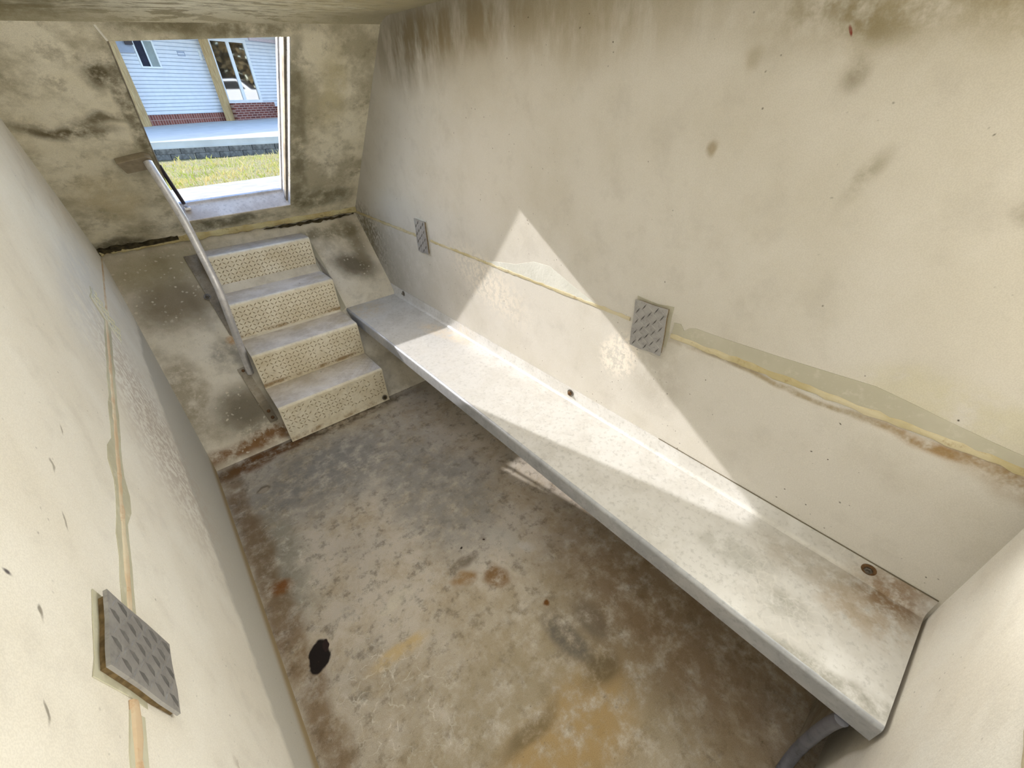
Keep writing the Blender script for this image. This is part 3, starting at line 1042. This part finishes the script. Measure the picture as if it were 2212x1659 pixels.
br = tb.n.new('ShaderNodeTexBrick')
br.inputs['Color1'].default_value = lin((128, 72, 62))
br.inputs['Color2'].default_value = lin((104, 60, 54))
br.inputs['Mortar'].default_value = lin((168, 140, 130))
br.inputs['Scale'].default_value = 1.0
br.inputs['Mortar Size'].default_value = .012
br.inputs['Brick Width'].default_value = .21
br.inputs['Row Height'].default_value = .075
tb.l.new(tb.mapping(rot=(-PI / 2, 0, 0)), br.inputs['Vector'])
M['brick'] = tb.done(br.outputs[0])
tb2 = NT('soldier_brick', .9, 0, .2)
br2 = tb2.n.new('ShaderNodeTexBrick')
br2.offset = 0
for k, cc in (('Color1', (150, 92, 80)), ('Color2', (120, 72, 64)), ('Mortar', (176, 146, 134))):
    br2.inputs[k].default_value = lin(cc)
br2.inputs['Scale'].default_value = 1.0
br2.inputs['Mortar Size'].default_value = .010
br2.inputs['Brick Width'].default_value = .085
br2.inputs['Row Height'].default_value = .23
tb2.l.new(tb2.mapping(rot=(-PI / 2, 0, 0)), br2.inputs['Vector'])
M['brick_soldier'] = tb2.done(br2.outputs[0])

# apron slab in front of the hatch, lawn, patio
b = MB()
b.slab([(-3, 3.22, ZG), (5, 3.22, ZG), (5, 5.62, ZG), (-3, 4.30, ZG)], (0, 0, -.12))
tag(b.build('ground_apron', M['slab']), kind='structure')
def z_lawn(y):
    return .985 - max(0, y - 4.4) * .037
b = MB()
b.grid(lambda u, v: (-14 + 34 * u, 3.34 + 9.5 * v, z_lawn(3.34 + 9.5 * v) + .012 * math.sin(u * 90) * math.sin(v * 31)), 60, 40)
tag(b.build('ground_lawn', M['soil']), kind='structure')
b = MB()
b.grid(lambda u, v: (-30 + 80 * u, -40 + 43.2 * v, .9), 8, 8)
lawn2 = b.build('ground_yard', M['soil'])
# cut away the shelter footprint: build as four strips instead
bpy.data.objects.remove(lawn2)
b = MB()
for q in ([(-30, -40), (-.40, -40), (-.40, 3.3), (-30, 3.3)], [(1.32, -40), (40, -40), (40, 3.3), (1.32, 3.3)], [(-.40, -40), (1.32, -40), (1.32, -.40), (-.40, -.40)]):
    b.add([(x, y, .98) for x, y in q], [(0, 1, 2, 3)])
tag(b.build('ground_yard', M['soil']), kind='structure')

# grass blades: uncountable
g = MB()
rg = random.Random(11)
for k in range(7500):
    y = 4.55 + 5.9 * rg.random() ** 1.15
    x = -.4 + (y * .27 + 1.0) * rg.random()
    if y < 4.30 + (x + 3) * .165 + .03:
        continue
    h = .02 + .05 * rg.random() ** 2 + (.10 if rg.random() < .012 else 0)
    a = rg.random() * 6.28
    wv = Vector((math.cos(a), math.sin(a), 0)) * .005
    lean = Vector((rg.uniform(-1, 1), rg.uniform(-1, 1), 0)) * h * .7
    p = Vector((x, y, z_lawn(y) - .006))
    g.add([p - wv, p + wv, p + lean * .4 + wv * .7 + Vector((0, 0, h * .7)), p + lean + Vector((0, 0, h))], [(0, 1, 2), (0, 2, 3)])
tgz = NT('dry_grass', .9, 0, .2)
nz = tgz.noise(2.2, 4)
cg = tgz.mix(tgz.rng(nz, .42, .6), lin((242, 216, 142)), lin((184, 194, 76)))
cg = tgz.mix(tgz.rng(tgz.noise(40, 3), .4, .7), cg, lin((232, 208, 150)))
M['grass'] = tgz.done(cg)
tag(g.build('lawn_grass', M['grass']), 'short dry yellow and green lawn grass beyond the apron slab', 'grass', kind='stuff')

# dry leaf on the slab
b = MB()
lc = Vector((.33, 3.95, ZG + .004))
for a, L_ in ((.2, .07), (1.3, .05), (2.4, .06), (3.4, .05), (4.6, .05), (5.5, .06)):
    d = Vector((math.cos(a), math.sin(a), 0)); e = Vector((-d.y, d.x, 0))
    b.add([lc, lc + d * L_ * .5 + e * .012 + Vector((0, 0, .012)), lc + d * L_ + Vector((0, 0, .004)), lc + d * L_ * .5 - e * .012 + Vector((0, 0, .010))], [(0, 1, 2, 3)])
tag(b.build('dry_leaf', flat_mat('leaf_brown', (150, 112, 86), .8)), 'curled brown dry leaf lying on the pale slab', 'leaf')

# patio, its edge, and the two courses of edging block
PA = Vector((.40, 11.75, 0)); PB = Vector((2.72, 10.95, 0))
pd = (PB - PA).normalized()
pn = Vector((-pd.y, pd.x, 0))
def edge_pt(s, k=0.0):
    return PA + pd * s + pn * k
# house frame: origin at the brick foot, u along the wall, n out of the wall towards the shelter
HA = math.radians(20)
HO = Vector((1.16, 20.5, 1.0))
HU = Vector((math.cos(HA), math.sin(HA), 0))
HN = Vector((math.sin(HA), -math.cos(HA), 0))
def hp(s, z, n=0.0):
    p = HO + HU * s + HN * n
    return Vector((p.x, p.y, z))
b = MB()
e0, e1 = edge_pt(-12), edge_pt(16)
w0, w1 = hp(-10, .985), hp(18, 1.36)
b.grid(lambda u, v: ((e0 + (e1 - e0) * u) * (1 - v) + (w0 + (w1 - w0) * u) * v).xy.to_3d() + Vector((0, 0, (1.045) * (1 - v) + (.95 + .36 * u) * v)), 20, 8)
pt = b.build('ground_patio', M['patio'])
s_ = pt.modifiers.new('thick', 'SOLIDIFY'); s_.thickness = .11; s_.offset = -1
tag(pt, kind='structure')
b = MB()
b.slab([edge_pt(-12, -.03), edge_pt(16, -.03), edge_pt(16, .4), edge_pt(-12, .4)], (0, 0, .02))
for v_ in range(len(b.v)):
    b.v[v_] = (b.v[v_][0], b.v[v_][1], b.v[v_][2] + .925)
tag(b.build('ground_ledge', M['patio']), kind='structure')
def block(s, L_, z, row):
    mb = MB()
    R3 = Matrix((pd, pn, Vector((0, 0, 1)))).transposed()
    mb.box((0, 0, .05), (L_ - .008, .20, .098))
    o = mb.build('edging_block', M['block'], bevel=.008)
    o.matrix_world = Matrix.Translation(edge_pt(s, .07) + Vector((0, 0, z))) @ R3.to_4x4()
    return o
i = 0
ordn = ['first', 'second', 'third', 'fourth', 'fifth', 'sixth', 'seventh', 'eighth']
for row, zb, s0 in (('upper', .829, .04), ('lower', .730, -.16)):
    for k in range(8):
        o = block(s0 + k * .43, .43, zb, row)
        tag(o, 'grey concrete block, %s from the left in the %s course of the patio edging' % (ordn[k], row), 'block', 'edging blocks below the patio')

# house
hs = thing('house', 'white lap-sided house beyond the patio', 'house', tuple(HO))
def sidewall(s0, s1, z0, z1, n0=0.0):
    mb = MB()
    z = z0
    while z < z1:
        zt = min(z + .105, z1)
        g_ = z + .018
        mb.cur = 0
        mb.add([hp(s0, g_, n0 + .022), hp(s1, g_, n0 + .022), hp(s1, zt, n0 + .012), hp(s0, zt, n0 + .012), hp(s0, g_, n0), hp(s1, g_, n0)],
               [(0, 1, 2, 3), (4, 5, 1, 0)])
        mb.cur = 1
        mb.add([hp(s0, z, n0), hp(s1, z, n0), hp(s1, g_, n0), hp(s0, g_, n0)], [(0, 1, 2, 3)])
        z = zt
    mb.cur = 0
    return mb
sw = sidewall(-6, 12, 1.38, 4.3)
sw.build('siding', (M['siding'], flat_mat('siding_lap_shade', (186, 194, 212), .7, 0, .03, 6)), hs)  # darker strip under each course paints its lap shadow
mb = MB(); mb.slab([hp(-6, .9, -.02), hp(12, .9, -.02), hp(12, 4.3, -.02), hp(-6, 4.3, -.02)], -HN * .15)
mb.build('wall', M['dark'], hs)
bd = MB(); bd.slab([(-6, 0, -.25), (12, 0, -.25), (12, 0, .385), (-6, 0, .385)], (0, .02, 0))
fb_ = bd.build('foundation', M['brick_soldier'], hs)
fb_.matrix_parent_inverse = Matrix.Identity(4)
fb_.location = (0, 0, 0); fb_.rotation_euler = (0, 0, HA)
# window: frame, two panes
def ring(mb, s0, s1, z0, z1, wd, n0, n1):
    for (a, c, d, e) in ((s0, s1, z0, z0 + wd), (s0, s1, z1 - wd, z1), (s0, s0 + wd, z0 + wd, z1 - wd), (s1 - wd, s1, z0 + wd, z1 - wd)):
        mb.slab([hp(a, d, n0), hp(c, d, n0), hp(c, e, n0), hp(a, e, n0)], HN * (n1 - n0))
wf = MB(); ring(wf, .64, 1.26, 2.66, 3.42, .05, .0, .05)
wf.slab([hp(.93, 2.71, .0), hp(.97, 2.71, .0), hp(.97, 3.37, .0), hp(.93, 3.37, .0)], HN * .045)
wfo = wf.build('window', M['white'], hs)
wfo['label'] = 'small slider window'
M['pane_pale'] = flat_mat('pale_blind', (150, 158, 156), .4, 0, .05, 5)
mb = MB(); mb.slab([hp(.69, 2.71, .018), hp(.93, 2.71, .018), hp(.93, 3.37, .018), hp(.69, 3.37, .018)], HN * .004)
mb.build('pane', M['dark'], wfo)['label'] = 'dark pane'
mb = MB(); mb.slab([hp(.97, 2.71, .018), hp(1.21, 2.71, .018), hp(1.21, 3.37, .018), hp(.97, 3.37, .018)], HN * .004)
mb.build('pane', M['pane_pale'], wfo)['label'] = 'pale blind pane'
# sliding door
df = MB(); ring(df, 3.06, 4.52, 1.66, 3.62, .10, .0, .06)
df.slab([hp(3.74, 1.76, .0), hp(3.86, 1.76, .0), hp(3.86, 3.52, .0), hp(3.74, 3.52, .0)], HN * .05)
dfo = df.build('sliding_door', M['white'], hs)
for a, c in ((3.16, 3.74), (3.86, 4.42)):
    mb = MB(); mb.slab([hp(a, 1.76, .022), hp(c, 1.76, .022), hp(c, 3.52, .022), hp(a, 3.52, .022)], HN * .004)
    mb.build('pane', M['glass'], dfo)
mb = MB(); ring(mb, 1.92, 2.16, 3.03, 3.16, .015, .010, .03)
mb.slab([hp(1.935, 3.045, .012), hp(2.145, 3.045, .012), hp(2.145, 3.145, .012), hp(1.935, 3.145, .012)], HN * .006)
mb.build('wall_vent', M['soffit'], hs)
mb = MB(); mb.slab([hp(-2.5, 3.00, .03), hp(.60, 3.04, .03), hp(.60, 3.42, .03), hp(-2.5, 3.42, .03)], HN * .05)
mb.build('awning_panel', M['soffit'], hs)['label'] = 'grey-blue awning box left of the window'
mb = MB(); mb.box(hp(.50, 3.30, .16), (.20, .12, .12)); mb.build('lamp', M['rubber'], hs)
mb = MB(); mb.slab([hp(2.62, 2.95, .02), hp(2.70, 2.95, .02), hp(2.70, 3.22, .02), hp(2.62, 3.22, .02)], HN * .05)
mb.build('meter_box', M['white'], hs)
mb = MB(); mb.slab([hp(4.7, 3.62, .015), hp(12, 3.45, .015), hp(12, 3.55, .015), hp(4.7, 3.72, .015)], HN * .08)
mb.build('fascia', flat_mat('fascia_pink', (214, 200, 206), .6), hs)
# brick stoop under the sliding door
st = bpy.data.objects.new('brick_stoop', None)
C.objects.link(st)
tag(st, 'brick stoop with two levels below the sliding glass door', 'stoop')
st.location = HO; st.rotation_euler = (0, 0, HA)
def local_box(s0, s1, n0, n1, z0, z1, name, mat, par):
    mb = MB(); mb.slab([(s0, -n1, z0), (s1, -n1, z0), (s1, -n0, z0), (s0, -n0, z0)], (0, 0, z1 - z0))
    o = mb.build(name, mat)
    o.parent = par
    return o
local_box(2.95, 4.66, .03, .55, .06, .66, 'upper_step', M['brick'], st)
local_box(4.661, 7.2, .03, .95, .1, .52, 'lower_step', M['brick'], st)
# posts
def post(s, n_, z0, z1, wd, label):
    mb = MB(); mb.box((0, 0, (z1 - z0) / 2), (wd, wd, z1 - z0), None)
    o = mb.build('porch_post', M['wood'], bevel=.012)
    o.location = hp(s, z0, n_)
    o.rotation_euler = (0, 0, HA + .5)
    return tag(o, label, 'post', 'wooden posts in front of the house')
post(-.12, .35, 1.005, 3.9, .25, 'wooden porch post at the left edge of the hatch opening')
post(2.80, .30, 1.11, 3.9, .22, 'knotty wooden porch post beside the sliding glass door')
post(5.95, .35, 1.524, 3.9, .25, 'wooden porch post partly hidden by the right door jamb')
# roofs (above the view; they shade the wall and the patio)
mb = MB(); mb.slab([hp(-8, 4.1, 2.2), hp(14, 4.1, 2.2), hp(14, 4.5, -.3), hp(-8, 4.5, -.3)], (0, 0, .15))
tag(mb.build('porch_roof', M['white']), 'white porch roof over the patio in front of the house', 'roof')
mb = MB(); mb.slab([hp(-8, 4.4, -.2), hp(14, 4.4, -.2), hp(14, 6.2, -4), hp(-8, 6.2, -4)], (0, 0, .12))
mb.build('roof', M['soffit'], hs)

# ------------------------------------------------------------------ yard behind the shelter, seen only as a reflection in the sliding door
b = MB(); b.slab([(10, 6, 1.0), (24, 6, 1.0), (24, 18, 1.0), (10, 18, 1.0)], (0, 0, .2))
tag(b.build('ground_drive', M['slab']), kind='structure')
cr = thing('car', 'white car parked in the yard, mirrored in the sliding glass door', 'car', (15.8, 13.2, 1.2))
cr.rotation_euler = (0, 0, math.atan2(.92, .4))
M['car'] = flat_mat('white_car_paint', (236, 236, 232), .3, 0, .02, 2, spec=.5)
M['tyre'] = flat_mat('tyre_black', (30, 30, 32), .8)
M['car_glass'] = flat_mat('dark_car_glass', (24, 26, 34), .15)
def cpart(name, mat, fn, bevel=0.0):
    mb = MB(); fn(mb)
    o = mb.build(name, mat, bevel=bevel)
    o.parent = cr
    return o
def prof_prism(mb, pts, hw):
    mb.prism([(x, -hw, z) for x, z in pts], (0, 2 * hw, 0))
cpart('body', M['car'], lambda m: prof_prism(m, [(-2.2, .35), (2.15, .35), (2.2, .6), (2.15, 1.0), (1.95, 1.08), (.75, 1.16), (-2.2, 1.14)], .90), .06)
cpart('cabin', M['car'], lambda m: prof_prism(m, [(-2.2, 1.12), (.75, 1.14), (.15, 1.68), (-.1, 1.72), (-2.05, 1.70)], .78), .05)
cpart('windshield', M['car_glass'], lambda m: m.slab([(.76, -.66, 1.18), (.76, .66, 1.18), (.21, .60, 1.65), (.21, -.60, 1.65)], (.012, 0, .012)))
for sy in (-1, 1):
    cpart('side_window', M['car_glass'], lambda m: m.slab([(-1.9, sy * .785, 1.2), (.45, sy * .785, 1.2), (.05, sy * .785, 1.6), (-1.85, sy * .785, 1.6)], (0, sy * .01, 0)))
    cpart('headlight', M['white'], lambda m: m.box((2.19, sy * .68, .85), (.05, .2, .18)))
    for wx in (-1.35, 1.35):
        cpart('wheel', M['tyre'], lambda m: m.lathe((wx, sy * .72, .36), (0, sy, 0), [(.36, 0), (.37, .05), (.37, .20), (.30, .23), (.18, .22)], 24))
for k in range(7):
    cpart('grille_slot', M['tyre'], lambda m: m.box((2.195, -.36 + k * .12, .82), (.04, .055, .24)))
M['bark'] = flat_mat('tree_bark', (96, 80, 66), .9, 0, .2, 8)
M['leaf'] = flat_mat('tree_leaf', (104, 92, 62), .9, 0, .25, 1.5)
for k in range(8):
    rt = random.Random(40 + k)
    row, col_ = k % 2, k // 2 - 1.5 + (k % 2) * .5
    px, py = 24.0 + col_ * 4.2 + row * 5.0, 5.2 + col_ * 5.4 - row * 3.9
    tr = thing('tree', 'brown leafy tree at the back of the yard, mirrored in the sliding glass door', 'tree', (px + 3, py - 3, .9), 'trees mirrored in the sliding door')
    mb = MB(); mb.tube([(0, 0, -.1), (.1, 0, 2.5), (0, .1, 6)], [.28, .22, .1], 8)
    o = mb.build('trunk', M['bark'], smooth=True); o.parent = tr
    mb = MB()
    for q in range(1300):
        a, e = rt.uniform(0, 6.283), rt.uniform(-1.2, 1.5)
        rr_ = 2.9 * rt.random() ** .35
        p = Vector((math.cos(a) * math.cos(e) * rr_, math.sin(a) * math.cos(e) * rr_, 5.2 + math.sin(e) * rr_ * 1.5))
        d1 = Vector((rt.uniform(-1, 1), rt.uniform(-1, 1), rt.uniform(-1, 1))).normalized() * .34
        d2 = d1.orthogonal().normalized() * .22
        mb.add([p - d1, p - d2, p + d1, p + d2], [(0, 1, 2, 3)])
    o = mb.build('crown', M['leaf']); o.parent = tr
